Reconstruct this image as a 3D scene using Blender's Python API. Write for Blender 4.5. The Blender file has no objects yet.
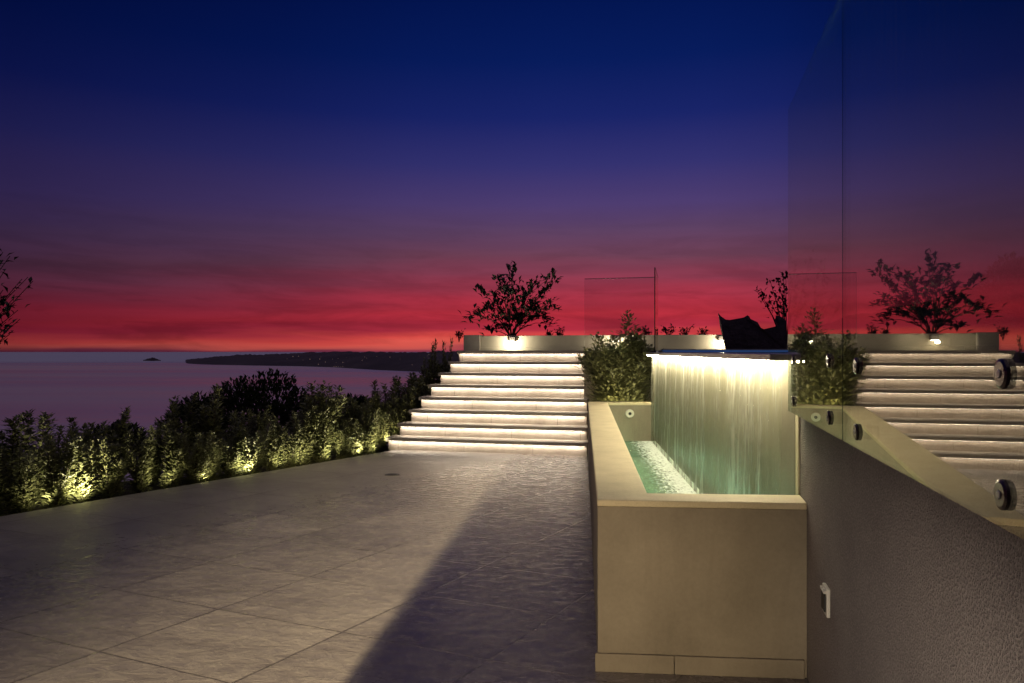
import bpy, bmesh, math, random
from mathutils import Vector, Matrix, noise as mnoise

# ------------------------------------------------------------------ constants
H = 1.36            # eye height
F = 717.0           # focal length in pixels at 1024 wide
CX, HY = 512.0, 351.5
scene = bpy.context.scene
col = scene.collection
R = math.radians

def px_at(x, y, Y):
    """point at depth Y seen at photo pixel x, y"""
    return Vector(((x - CX) / F * Y, Y, H - (y - HY) / F * Y))

# ------------------------------------------------------------------ mesh helpers
class MB:
    def __init__(self):
        self.v = []; self.f = []; self.mi = []
    def quad(self, pts, m=0):
        b = len(self.v); self.v += [tuple(p) for p in pts]
        self.f.append(tuple(range(b, b + len(pts)))); self.mi.append(m)
    def box(self, o, ax, ay, az, m=0):
        """box from corner o along three edge vectors"""
        o = Vector(o); ax = Vector(ax); ay = Vector(ay); az = Vector(az)
        b = len(self.v)
        for k in (0, 1):
            for j in (0, 1):
                for i in (0, 1):
                    self.v.append(tuple(o + ax * i + ay * j + az * k))
        for f in ((0, 2, 3, 1), (4, 5, 7, 6), (0, 1, 5, 4), (1, 3, 7, 5), (3, 2, 6, 7), (2, 0, 4, 6)):
            self.f.append(tuple(b + i for i in f)); self.mi.append(m)
    def prism(self, poly, z0, z1, m=0):
        b = len(self.v); n = len(poly)
        a = sum(poly[i][0] * poly[(i + 1) % n][1] - poly[(i + 1) % n][0] * poly[i][1] for i in range(n))
        if a < 0: poly = poly[::-1]
        self.v += [(p[0], p[1], z0) for p in poly] + [(p[0], p[1], z1) for p in poly]
        self.f.append(tuple(b + i for i in reversed(range(n)))); self.mi.append(m)
        self.f.append(tuple(b + n + i for i in range(n))); self.mi.append(m)
        for i in range(n):
            j = (i + 1) % n
            self.f.append((b + i, b + j, b + n + j, b + n + i)); self.mi.append(m)
    def tube(self, pts, rads, sides=6, m=0, cap=True):
        b = len(self.v); n = len(pts)
        for i, (p, r) in enumerate(zip(pts, rads)):
            p = Vector(p)
            d = Vector(pts[min(i + 1, n - 1)]) - Vector(pts[max(i - 1, 0)])
            d = d.normalized() if d.length > 1e-9 else Vector((0, 0, 1))
            a = d.cross(Vector((.31, .95, .05))).normalized(); c = d.cross(a)
            for s in range(sides):
                t = 2 * math.pi * s / sides
                self.v.append(tuple(p + (a * math.cos(t) + c * math.sin(t)) * r))
        for i in range(n - 1):
            for s in range(sides):
                s2 = (s + 1) % sides
                self.f.append((b + i * sides + s, b + i * sides + s2, b + (i + 1) * sides + s2, b + (i + 1) * sides + s)); self.mi.append(m)
        if cap:
            self.f.append(tuple(b + s for s in reversed(range(sides)))); self.mi.append(m)
            self.f.append(tuple(b + (n - 1) * sides + s for s in range(sides))); self.mi.append(m)
    def leaf(self, p, d, up, L, W, m=0):
        """a folded leaf: base p, direction d, length L, width W"""
        d = d.normalized(); s = d.cross(up)
        s = s.normalized() if s.length > 1e-6 else Vector((1, 0, 0))
        nrm = s.cross(d)
        mid = p + d * (L * .48) + nrm * (W * .16)
        tip = p + d * L - nrm * (L * .07)
        e = p + d * (L * .5)
        b = len(self.v)
        self.v += [tuple(p), tuple(e + s * (W * .5) + nrm * W * .28), tuple(tip), tuple(e - s * (W * .5) + nrm * W * .28), tuple(mid - nrm * W * .1)]
        self.f += [(b, b + 1, b + 4), (b + 1, b + 2, b + 4), (b, b + 4, b + 3), (b + 4, b + 2, b + 3)]
        self.mi += [m] * 4
    def mesh(self, name, mats, smooth=False):
        me = bpy.data.meshes.new(name)
        me.from_pydata(self.v, [], self.f)
        for m in (mats if isinstance(mats, (list, tuple)) else [mats]): me.materials.append(m)
        for p, i in zip(me.polygons, self.mi):
            p.material_index = i; p.use_smooth = smooth
        me.update()
        return me
    def build(self, name, mats, parent=None, smooth=False, bevel=0):
        o = bpy.data.objects.new(name, self.mesh(name, mats, smooth))
        col.objects.link(o)
        if parent is not None:
            o.parent = parent
            o.matrix_parent_inverse = Matrix.Translation(parent.location).inverted() @ Matrix.Identity(4) if parent.location.length > 0 and parent.get('world_built') else Matrix.Identity(4)
        if bevel:
            b = o.modifiers.new('edge', 'BEVEL'); b.width = bevel; b.segments = 2; b.limit_method = 'ANGLE'
        return o

def tag(o, label=None, cat=None, group=None, kind=None):
    if label: o['label'] = label
    if cat: o['category'] = cat
    if group: o['group'] = group
    if kind: o['kind'] = kind
    return o

def thing(name, label, cat, loc=(0, 0, 0), group=None, world_built=True):
    o = bpy.data.objects.new(name, None); col.objects.link(o)
    o.location = loc; o.empty_display_size = .2
    if world_built: o['world_built'] = True
    return tag(o, label, cat, group)

def copy_tree(o, parent=None):
    c = o.copy(); col.objects.link(c); c.parent = parent
    for ch in o.children: copy_tree(ch, c)
    return c

# ------------------------------------------------------------------ materials
def newmat(name):
    m = bpy.data.materials.new(name); m.use_nodes = True
    nt = m.node_tree; nt.nodes.clear()
    out = nt.nodes.new('ShaderNodeOutputMaterial')
    return m, nt, out
def N(nt, t, **k):
    n = nt.nodes.new(t)
    for a, b in k.items(): setattr(n, a, b)
    return n
def L(nt, a, b): nt.links.new(a, b)
def setin(n, **k):
    for a, b in k.items():
        n.inputs[a.replace('_', ' ')].default_value = b
def math_(nt, op, a, b=None, c=None, clamp=False):
    n = N(nt, 'ShaderNodeMath', operation=op); n.use_clamp = clamp
    for i, x in enumerate((a, b, c)):
        if x is None: continue
        if isinstance(x, (int, float)): n.inputs[i].default_value = x
        else: L(nt, x, n.inputs[i])
    return n.outputs[0]
def ramp(nt, fac, stops, interp='LINEAR'):
    n = N(nt, 'ShaderNodeValToRGB'); cr = n.color_ramp; cr.interpolation = interp
    while len(cr.elements) < len(stops): cr.elements.new(.5)
    for e, (p, c) in zip(cr.elements, stops):
        e.position = p; e.color = (*c, 1) if len(c) == 3 else c
    L(nt, fac, n.inputs[0]); return n.outputs[0]
def noise(nt, vec, scale, detail=4, rough=.55, dist=0):
    n = N(nt, 'ShaderNodeTexNoise'); setin(n, Scale=scale, Detail=detail, Roughness=rough, Distortion=dist)
    if vec is not None: L(nt, vec, n.inputs['Vector'])
    return n
def objco(nt): return N(nt, 'ShaderNodeTexCoord').outputs['Object']
def mapping(nt, vec, scale=(1, 1, 1), rot=(0, 0, 0), loc=(0, 0, 0)):
    n = N(nt, 'ShaderNodeMapping'); n.inputs['Scale'].default_value = scale
    n.inputs['Rotation'].default_value = rot; n.inputs['Location'].default_value = loc
    L(nt, vec, n.inputs['Vector']); return n.outputs[0]

def plaster(name, c1, c2, rough=.8, scale=3.0, bump=.15, fine=90, bdist=.004, speck=0):
    m, nt, out = newmat(name); co = objco(nt)
    n1 = noise(nt, co, scale, 5, .6); n2 = noise(nt, co, fine, 3, .6)
    mix = math_(nt, 'ADD', math_(nt, 'MULTIPLY', n1.outputs[0], .75), math_(nt, 'MULTIPLY', n2.outputs[0], .25 + speck))
    c = ramp(nt, mix, [(.3, c1), (.72, c2)])
    p = N(nt, 'ShaderNodeBsdfPrincipled'); L(nt, c, p.inputs['Base Color']); setin(p, Roughness=rough)
    b = N(nt, 'ShaderNodeBump'); setin(b, Strength=bump, Distance=bdist); L(nt, n2.outputs[0], b.inputs['Height'])
    L(nt, b.outputs[0], p.inputs['Normal']); L(nt, p.outputs[0], out.inputs[0]); return m

def emit(name, c, s):
    m, nt, out = newmat(name); e = N(nt, 'ShaderNodeEmission'); setin(e, Color=(*c, 1), Strength=s)
    L(nt, e.outputs[0], out.inputs[0]); return m
def metal(name, c, rough=.25):
    m, nt, out = newmat(name); p = N(nt, 'ShaderNodeBsdfPrincipled')
    setin(p, Base_Color=(*c, 1), Metallic=1.0, Roughness=rough)
    n = noise(nt, objco(nt), 60, 3); r = N(nt, 'ShaderNodeMapRange'); setin(r, To_Min=rough * .7, To_Max=rough * 1.5)
    L(nt, n.outputs[0], r.inputs['Value']); L(nt, r.outputs[0], p.inputs['Roughness'])
    L(nt, p.outputs[0], out.inputs[0]); return m
def plain(name, c, rough=.6, var=.25, scale=8):
    m, nt, out = newmat(name); p = N(nt, 'ShaderNodeBsdfPrincipled'); setin(p, Roughness=rough)
    n = noise(nt, objco(nt), scale, 4)
    cc = ramp(nt, n.outputs[0], [(.3, tuple(x * (1 - var) for x in c)), (.7, tuple(x * (1 + var) for x in c))])
    L(nt, cc, p.inputs['Base Color']); L(nt, p.outputs[0], out.inputs[0]); return m

def leafmat(name, dark, light, rough=.45):
    m, nt, out = newmat(name)
    g = N(nt, 'ShaderNodeNewGeometry'); oi = N(nt, 'ShaderNodeObjectInfo')
    n = noise(nt, g.outputs['Position'], 9, 3)
    f = math_(nt, 'ADD', math_(nt, 'MULTIPLY', g.outputs['Random Per Island'], .6), math_(nt, 'MULTIPLY', n.outputs[0], .5))
    f = math_(nt, 'ADD', f, math_(nt, 'MULTIPLY', math_(nt, 'SUBTRACT', oi.outputs['Random'], .5), .25))
    c = ramp(nt, f, [(.15, dark), (.85, light)])
    p = N(nt, 'ShaderNodeBsdfPrincipled'); setin(p, Roughness=rough); L(nt, c, p.inputs['Base Color'])
    t = N(nt, 'ShaderNodeBsdfTranslucent'); L(nt, c, t.inputs['Color'])
    mx = N(nt, 'ShaderNodeMixShader'); mx.inputs[0].default_value = .22
    L(nt, p.outputs[0], mx.inputs[1]); L(nt, t.outputs[0], mx.inputs[2]); L(nt, mx.outputs[0], out.inputs[0]); return m

def schlick(nt, r0, normal=None):
    g = N(nt, 'ShaderNodeNewGeometry')
    d = N(nt, 'ShaderNodeVectorMath', operation='DOT_PRODUCT')
    L(nt, normal if normal is not None else g.outputs['Normal'], d.inputs[0]); L(nt, g.outputs['Incoming'], d.inputs[1])
    c = math_(nt, 'ABSOLUTE', d.outputs['Value'])
    k = math_(nt, 'POWER', math_(nt, 'SUBTRACT', 1.0, c, clamp=True), 5)
    return math_(nt, 'ADD', math_(nt, 'MULTIPLY', k, 1 - r0), r0, clamp=True)

def glassmat(name, tint, r0=.05, dirt=.02):
    m, nt, out = newmat(name)
    co = objco(nt)
    fr = schlick(nt, r0)
    tr = N(nt, 'ShaderNodeBsdfTransparent'); setin(tr, Color=(*tint, 1))
    gl = N(nt, 'ShaderNodeBsdfGlossy'); setin(gl, Color=(1, .96, .88, 1), Roughness=0.0)
    mx = N(nt, 'ShaderNodeMixShader'); L(nt, fr, mx.inputs[0]); L(nt, tr.outputs[0], mx.inputs[1]); L(nt, gl.outputs[0], mx.inputs[2])
    # dried water runs on the pane
    st = noise(nt, mapping(nt, co, (38, 38, 1.1)), 1.0, 5, .65, .2)
    bl = noise(nt, co, 1.7, 3)
    d = math_(nt, 'MULTIPLY', ramp(nt, st.outputs[0], [(.5, (0, 0, 0)), (.75, (1, 1, 1))]), ramp(nt, bl.outputs[0], [(.4, (.15,) * 3), (.65, (1,) * 3)]))
    df = N(nt, 'ShaderNodeBsdfDiffuse'); setin(df, Color=(.5, .5, .5, 1))
    m2 = N(nt, 'ShaderNodeMixShader'); L(nt, math_(nt, 'MULTIPLY', d, dirt), m2.inputs[0])
    L(nt, mx.outputs[0], m2.inputs[1]); L(nt, df.outputs[0], m2.inputs[2]); L(nt, m2.outputs[0], out.inputs[0]); return m

M = {}
M['render'] = plaster('beige_render', (.24, .205, .15), (.36, .31, .23), .85, 2.6, .35, 60, .006)
nt = M['render'].node_tree; bs = [n for n in nt.nodes if n.type == 'BSDF_PRINCIPLED'][0]; src = bs.inputs['Base Color'].links[0].from_socket
rn_ = noise(nt, mapping(nt, objco(nt), (5, 5, .8)), 1, 5, .65, .5); rb_ = ramp(nt, rn_.outputs[0], [(.30, (.86, .85, .84)), (.55, (1, 1, 1))])
m1_ = N(nt, 'ShaderNodeMix', data_type='RGBA', blend_type='MULTIPLY'); m1_.inputs[0].default_value = 1; L(nt, src, m1_.inputs[6]); L(nt, rb_, m1_.inputs[7]); L(nt, m1_.outputs[2], bs.inputs['Base Color'])
M['coping'] = plaster('cream_coping', (.50, .43, .26), (.68, .59, .39), .7, 6, .3, 120, speck=.25)
M['stair'] = plaster('stair_stone', (.31, .27, .235), (.42, .375, .33), .65, 5, .05, 60, speck=.1)
nt = M['stair'].node_tree; bs = [n for n in nt.nodes if n.type == 'BSDF_PRINCIPLED'][0]
src = bs.inputs['Base Color'].links[0].from_socket; dv = N(nt, 'ShaderNodeVectorMath', operation='DOT_PRODUCT'); L(nt, objco(nt), dv.inputs[0]); dv.inputs[1].default_value = (.9736, -.2282, 0)
sz = N(nt, 'ShaderNodeSeparateXYZ'); L(nt, objco(nt), sz.inputs[0]); st_ = math_(nt, 'MULTIPLY', math_(nt, 'FLOOR', math_(nt, 'DIVIDE', sz.outputs[2], .172)), .37)
fr_ = math_(nt, 'FRACT', math_(nt, 'ADD', math_(nt, 'DIVIDE', dv.outputs['Value'], .95), st_)); jn_ = math_(nt, 'LESS_THAN', fr_, .006)
sn_ = noise(nt, mapping(nt, objco(nt), (5, 5, 1.2)), 1.5, 4, .6); sr_ = ramp(nt, sn_.outputs[0], [(.35, (.85, .84, .82)), (.6, (1, 1, 1))])
m1_ = N(nt, 'ShaderNodeMix', data_type='RGBA', blend_type='MULTIPLY'); m1_.inputs[0].default_value = 1; L(nt, src, m1_.inputs[6]); L(nt, sr_, m1_.inputs[7])
m2_ = N(nt, 'ShaderNodeMix', data_type='RGBA'); L(nt, jn_, m2_.inputs[0]); L(nt, m1_.outputs[2], m2_.inputs[6]); m2_.inputs[7].default_value = (.12, .10, .09, 1); L(nt, m2_.outputs[2], bs.inputs['Base Color'])
M['tread'] = plaster('tread_stone', (.32, .285, .245), (.45, .41, .355), .6, 5, .3, 70)
M['parapet'] = plaster('parapet_render', (.42, .38, .29), (.56, .51, .40), .85, 2.5, .25, 140)
M['cascade'] = plaster('cascade_tile', (.17, .145, .105), (.27, .235, .175), .45, 3, .2, 80)
M['soil'] = plaster('soil', (.015, .012, .008), (.05, .04, .028), .95, 8, .6, 60, .02)
M['upper'] = plaster('upper_paving', (.14, .12, .10), (.22, .19, .16), .7, 3, .2, 60)
m, nt, out = newmat('frosted_edge'); d_ = N(nt, 'ShaderNodeBsdfDiffuse'); setin(d_, Color=(.7, .74, .72, 1)); t_ = N(nt, 'ShaderNodeBsdfTranslucent'); setin(t_, Color=(.7, .74, .72, 1)); g_ = N(nt, 'ShaderNodeBsdfTransparent'); setin(g_, Color=(.6, .65, .64, 1))
x_ = N(nt, 'ShaderNodeMixShader'); x_.inputs[0].default_value = .6; L(nt, d_.outputs[0], x_.inputs[1]); L(nt, t_.outputs[0], x_.inputs[2])
y_ = N(nt, 'ShaderNodeMixShader'); y_.inputs[0].default_value = .3; L(nt, x_.outputs[0], y_.inputs[1]); L(nt, g_.outputs[0], y_.inputs[2]); L(nt, y_.outputs[0], out.inputs[0]); M['bedge'] = m
M['steel'] = metal('dark_steel', (.10, .085, .08), .22)
M['trim'] = metal('edge_trim', (.45, .43, .42), .4)
M['glass'] = glassmat('rail_glass', (.70, .73, .73), .28, .08)
M['glassb'] = glassmat('balustrade_glass', (.95, .96, .96), .05, .02)
m, nt, out = newmat('glass_edge'); t_ = N(nt, 'ShaderNodeBsdfTransparent'); setin(t_, Color=(.62, .72, .69, 1)); g_ = N(nt, 'ShaderNodeBsdfGlossy'); setin(g_, Roughness=.15, Color=(.5, .6, .56, 1))
x_ = N(nt, 'ShaderNodeMixShader'); x_.inputs[0].default_value = .12; L(nt, t_.outputs[0], x_.inputs[1]); L(nt, g_.outputs[0], x_.inputs[2]); L(nt, x_.outputs[0], out.inputs[0]); M['gedge'] = m
M['housing'] = plain('lamp_housing', (.05, .045, .04), .4)
M['white'] = plain('white_plastic', (.75, .72, .62), .4, .05)
M['black'] = plain('black_rubber', (.01, .01, .01), .5)
M['cover'] = plaster('dark_cover_cloth', (.06, .048, .046), (.12, .098, .094), .75, 7, .9, 14, .03)
M['bark'] = plain('bark', (.05, .038, .026), .9, .4, 25)
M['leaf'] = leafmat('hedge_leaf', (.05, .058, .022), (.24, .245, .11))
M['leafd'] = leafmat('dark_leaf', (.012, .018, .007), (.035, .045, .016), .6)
M['leaft'] = leafmat('tree_leaf', (.012, .013, .008), (.03, .03, .018), .5)
M['led'] = emit('warm_led', (1, .84, .65), 58)
nt = M['led'].node_tree; en_ = noise(nt, objco(nt), 3.5, 4, .6); er_ = N(nt, 'ShaderNodeMapRange'); setin(er_, From_Min=.3, From_Max=.7, To_Min=32, To_Max=54); L(nt, en_.outputs[0], er_.inputs['Value'])
L(nt, er_.outputs[0], [n for n in nt.nodes if n.type == 'EMISSION'][0].inputs['Strength'])
M['ledw'] = emit('cascade_led', (1, .87, .58), 200)
M['wallglow'] = emit('pool_wall_glow', (.06, .15, .45), .24)  # no lamp: gives the blue-lit pool wall its glow
M['lens'] = emit('lamp_lens', (1, .90, .68), 30)
M['town'] = emit('town_light', (1, .6, .5), .35)
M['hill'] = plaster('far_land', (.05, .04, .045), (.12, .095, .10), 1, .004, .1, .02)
M['hillr'] = plaster('near_hill', (.02, .018, .014), (.05, .045, .035), 1, .2, .3, 3, .1)

# roughcast wall
m, nt, out = newmat('roughcast'); co = objco(nt)
n1 = noise(nt, co, 190, 4, .75); n2 = noise(nt, co, 2.0, 4); v = N(nt, 'ShaderNodeTexVoronoi'); setin(v, Scale=165); L(nt, co, v.inputs['Vector'])
hgt = math_(nt, 'ADD', n1.outputs[0], math_(nt, 'MULTIPLY', v.outputs['Distance'], .7))
c = ramp(nt, math_(nt, 'ADD', math_(nt, 'MULTIPLY', hgt, .55), math_(nt, 'MULTIPLY', n2.outputs[0], .35)), [(.35, (.14, .12, .115)), (.8, (.40, .345, .31))])
p = N(nt, 'ShaderNodeBsdfPrincipled'); setin(p, Roughness=.9); L(nt, c, p.inputs['Base Color'])
b = N(nt, 'ShaderNodeBump'); setin(b, Strength=1.0, Distance=.010); L(nt, hgt, b.inputs['Height']); L(nt, b.outputs[0], p.inputs['Normal'])
L(nt, p.outputs[0], out.inputs[0]); M['rough'] = m

# terrace stone: large slabs in a slightly skewed grid, cleft surface
m, nt, out = newmat('terrace_stone'); co = objco(nt)
sep = N(nt, 'ShaderNodeSeparateXYZ'); L(nt, co, sep.inputs[0]); X, Y = sep.outputs[0], sep.outputs[1]
wob = noise(nt, co, 6, 3)
wb = math_(nt, 'MULTIPLY', math_(nt, 'SUBTRACT', wob.outputs[0], .5), .012)
u = math_(nt, 'ADD', math_(nt, 'ADD', math_(nt, 'MULTIPLY', X, .856), math_(nt, 'MULTIPLY', Y, -.517)), wb)
w = math_(nt, 'ADD', math_(nt, 'ADD', math_(nt, 'MULTIPLY', X, .396), math_(nt, 'MULTIPLY', Y, .918)), wb)
u = math_(nt, 'DIVIDE', math_(nt, 'ADD', u, 1.723 + 78), .78)
w = math_(nt, 'DIVIDE', math_(nt, 'ADD', w, -3.487 + 62.2), .622)
def joint(x, size, width):
    fr = math_(nt, 'FRACT', x); d = math_(nt, 'MULTIPLY', math_(nt, 'MINIMUM', fr, math_(nt, 'SUBTRACT', 1.0, fr)), size)
    r = N(nt, 'ShaderNodeMapRange', interpolation_type='SMOOTHSTEP'); setin(r, From_Min=width * .35, From_Max=width); L(nt, d, r.inputs['Value'])
    return r.outputs[0]
jn = math_(nt, 'MULTIPLY', joint(u, .78, .0085), joint(w, .622, .006))
cell = N(nt, 'ShaderNodeCombineXYZ'); L(nt, math_(nt, 'FLOOR', u), cell.inputs[0]); L(nt, math_(nt, 'FLOOR', w), cell.inputs[1])
wn = N(nt, 'ShaderNodeTexWhiteNoise', noise_dimensions='3D'); L(nt, cell.outputs[0], wn.inputs['Vector'])
warp = N(nt, 'ShaderNodeVectorMath', operation='ADD'); L(nt, co, warp.inputs[0])
sc = N(nt, 'ShaderNodeVectorMath', operation='SCALE'); L(nt, wn.outputs['Color'], sc.inputs[0]); sc.inputs['Scale'].default_value = 7; L(nt, sc.outputs[0], warp.inputs[1])
rot = mapping(nt, warp.outputs[0], (1.0, 1.5, 1), (0, 0, R(24)))
a1 = noise(nt, rot, 1.6, 6, .62, .6); a2 = noise(nt, rot, 10, 6, .68, .5); a3 = noise(nt, co, 55, 3, .6)
tone = math_(nt, 'ADD', math_(nt, 'MULTIPLY', a1.outputs[0], .5), math_(nt, 'MULTIPLY', a2.outputs[0], .4))
tone = math_(nt, 'ADD', tone, math_(nt, 'MULTIPLY', math_(nt, 'SUBTRACT', wn.outputs['Value'], .5), .08))
c = ramp(nt, tone, [(.28, (.14, .123, .118)), (.45, (.215, .192, .178)), (.64, (.30, .268, .242))])
jf = noise(nt, co, 1.1, 3); jvis = ramp(nt, jf.outputs[0], [(.36, (.70,) * 3), (.58, (.28,) * 3)]); jmix = math_(nt, 'MAXIMUM', jn, jvis)
mixc = N(nt, 'ShaderNodeMix', data_type='RGBA'); L(nt, jmix, mixc.inputs[0]); mixc.inputs[6].default_value = (.035, .03, .028, 1); L(nt, c, mixc.inputs[7])
p = N(nt, 'ShaderNodeBsdfPrincipled'); L(nt, mixc.outputs[2], p.inputs['Base Color'])
rr = N(nt, 'ShaderNodeMapRange'); setin(rr, From_Min=.35, From_Max=.65, To_Min=.13, To_Max=.36); L(nt, a2.outputs[0], rr.inputs['Value']); he = math_(nt, 'ADD', math_(nt, 'MULTIPLY', math_(nt, 'SUBTRACT', X, -4.22), .838), math_(nt, 'MULTIPLY', math_(nt, 'SUBTRACT', Y, 5.91), -.546))
hm = N(nt, 'ShaderNodeMapRange', interpolation_type='SMOOTHSTEP'); setin(hm, From_Min=1.0, From_Max=2.6, To_Min=.30, To_Max=0); L(nt, math_(nt, 'ADD', he, math_(nt, 'MULTIPLY', a1.outputs[0], .8)), hm.inputs['Value'])
L(nt, math_(nt, 'ADD', rr.outputs[0], hm.outputs[0]), p.inputs['Roughness']); setin(p, IOR=1.62)
hh = math_(nt, 'ADD', math_(nt, 'MULTIPLY', a2.outputs[0], 1.0), math_(nt, 'MULTIPLY', a3.outputs[0], .06))
hh = math_(nt, 'ADD', hh, math_(nt, 'MULTIPLY', a1.outputs[0], .8))
hh = math_(nt, 'ADD', hh, math_(nt, 'MULTIPLY', jn, .12))
b = N(nt, 'ShaderNodeBump'); setin(b, Strength=.50, Distance=.013); L(nt, hh, b.inputs['Height']); L(nt, b.outputs[0], p.inputs['Normal'])
L(nt, p.outputs[0], out.inputs[0]); M['terrace'] = m

# sea
m, nt, out = newmat('sea_water'); co = objco(nt)
n1 = noise(nt, mapping(nt, co, (.0006, .0022, 1)), 1, 4, .55); n2 = noise(nt, mapping(nt, co, (.02, .05, 1)), 1, 4, .6)
b = N(nt, 'ShaderNodeBump'); setin(b, Strength=.22, Distance=3.0); L(nt, n2.outputs[0], b.inputs['Height'])
rr = N(nt, 'ShaderNodeMapRange'); setin(rr, From_Min=.35, From_Max=.65, To_Min=.14, To_Max=.28); L(nt, n1.outputs[0], rr.inputs['Value'])
gl = N(nt, 'ShaderNodeBsdfGlossy'); setin(gl, Color=(.92, .95, 1, 1)); L(nt, b.outputs[0], gl.inputs['Normal'])
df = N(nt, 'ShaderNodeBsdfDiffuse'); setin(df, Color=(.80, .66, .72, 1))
sy = N(nt, 'ShaderNodeSeparateXYZ'); L(nt, co, sy.inputs[0])
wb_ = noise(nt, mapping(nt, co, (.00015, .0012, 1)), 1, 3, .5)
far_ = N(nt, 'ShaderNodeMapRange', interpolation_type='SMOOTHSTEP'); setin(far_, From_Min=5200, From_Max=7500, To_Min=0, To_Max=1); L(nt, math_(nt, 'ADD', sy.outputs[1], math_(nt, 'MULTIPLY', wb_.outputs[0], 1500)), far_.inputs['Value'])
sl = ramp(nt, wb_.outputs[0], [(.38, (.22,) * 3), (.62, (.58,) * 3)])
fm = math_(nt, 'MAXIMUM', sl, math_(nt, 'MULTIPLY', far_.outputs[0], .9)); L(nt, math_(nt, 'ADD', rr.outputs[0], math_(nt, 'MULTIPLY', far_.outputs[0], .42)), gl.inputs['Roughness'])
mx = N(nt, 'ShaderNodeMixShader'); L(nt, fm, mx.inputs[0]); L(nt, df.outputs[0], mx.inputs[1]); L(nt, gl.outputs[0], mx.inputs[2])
L(nt, mx.outputs[0], out.inputs[0]); M['sea'] = m

# still pool water (lets the underwater lamps out, tinted)
def poolwater(name, tint, bscale, bstr, foamdir=None, foam=0):
    m, nt, out = newmat(name); co = objco(nt)
    n1 = noise(nt, mapping(nt, co, (1, .75, 1)), bscale, 4, .6, .5)
    b = N(nt, 'ShaderNodeBump'); setin(b, Strength=bstr, Distance=.03); L(nt, n1.outputs[0], b.inputs['Height'])
    fr = schlick(nt, .03, b.outputs[0])
    tr = N(nt, 'ShaderNodeBsdfTransparent'); setin(tr, Color=(*tint, 1))
    df = N(nt, 'ShaderNodeBsdfDiffuse'); setin(df, Color=(.10, .30, .21, 1)); L(nt, b.outputs[0], df.inputs['Normal'])
    m0 = N(nt, 'ShaderNodeMixShader'); m0.inputs[0].default_value = .45; L(nt, tr.outputs[0], m0.inputs[1]); L(nt, df.outputs[0], m0.inputs[2])
    gl = N(nt, 'ShaderNodeBsdfGlossy'); setin(gl, Roughness=.04); L(nt, b.outputs[0], gl.inputs['Normal'])
    mx = N(nt, 'ShaderNodeMixShader'); L(nt, fr, mx.inputs[0]); L(nt, m0.outputs[0], mx.inputs[1]); L(nt, gl.outputs[0], mx.inputs[2])
    last = mx
    if foamdir:
        (p0, nn) = foamdir
        sep = N(nt, 'ShaderNodeSeparateXYZ'); L(nt, co, sep.inputs[0])
        d = math_(nt, 'ADD', math_(nt, 'MULTIPLY', math_(nt, 'SUBTRACT', sep.outputs[0], p0[0]), nn[0]), math_(nt, 'MULTIPLY', math_(nt, 'SUBTRACT', sep.outputs[1], p0[1]), nn[1]))
        near = N(nt, 'ShaderNodeMapRange', interpolation_type='SMOOTHSTEP'); setin(near, From_Min=0, From_Max=.62, To_Min=1, To_Max=0); L(nt, d, near.inputs['Value'])
        fn = noise(nt, mapping(nt, co, (1, .6, 1)), 34, 5, .75, .4)
        ff = math_(nt, 'ADD', fn.outputs[0], math_(nt, 'MULTIPLY', math_(nt, 'SUBTRACT', near.outputs[0], .5), .42))
        ff = ramp(nt, ff, [(.53, (0, 0, 0)), (.63, (1, 1, 1))])
        fo = N(nt, 'ShaderNodeBsdfDiffuse'); setin(fo, Color=(.72, .80, .74, 1))
        m2 = N(nt, 'ShaderNodeMixShader'); L(nt, math_(nt, 'MULTIPLY', ff, foam), m2.inputs[0]); L(nt, mx.outputs[0], m2.inputs[1]); L(nt, fo.outputs[0], m2.inputs[2]); last = m2
    L(nt, last.outputs[0], out.inputs[0]); return m

# ------------------------------------------------------------------ frame of the place
BW = R(13.19)                                   # the glazed wall and the stair share this turn
UU = Vector((math.cos(BW), -math.sin(BW), 0))   # along the steps, to the right
VV = Vector((math.sin(BW), math.cos(BW), 0))    # up the stair / along the wall
NW = UU.copy()                                  # wall normal, pointing away from the terrace
DW, DG = .516, .466                             # wall face and glass plane, distance from the eye
def wall_pt(Yv, d=DW):
    """point of the vertical plane n.p = d at forward distance Yv"""
    return Vector(((d - NW.y * Yv) / NW.x, Yv, 0))
Z = Vector((0, 0, 1))

# ------------------------------------------------------------------ ground, sea, far land
E0, E1 = Vector((-4.22, 5.91, 0)), Vector((-1.72, 9.74, 0))
ED = (E1 - E0).normalized(); EN = Vector((-ED.y, ED.x, 0))    # EN points outward, to the hedge side
mb = MB()
poly = [E0 - ED * 12, E0, E1, E1 + Vector((.3, .45, 0)), Vector((1.3, 9.9, 0)), Vector((1.9, 8.9, 0)), Vector((1.36, 3.4, 0)), Vector((1.0, 1.0, 0)), Vector((.05, -3, 0)), Vector((-1, -8, 0)), Vector((-9, -8, 0))]
mb.prism([(p.x, p.y) for p in poly], -.12, 0)
tag(mb.build('terrace_floor', M['terrace']), kind='structure')

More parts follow.
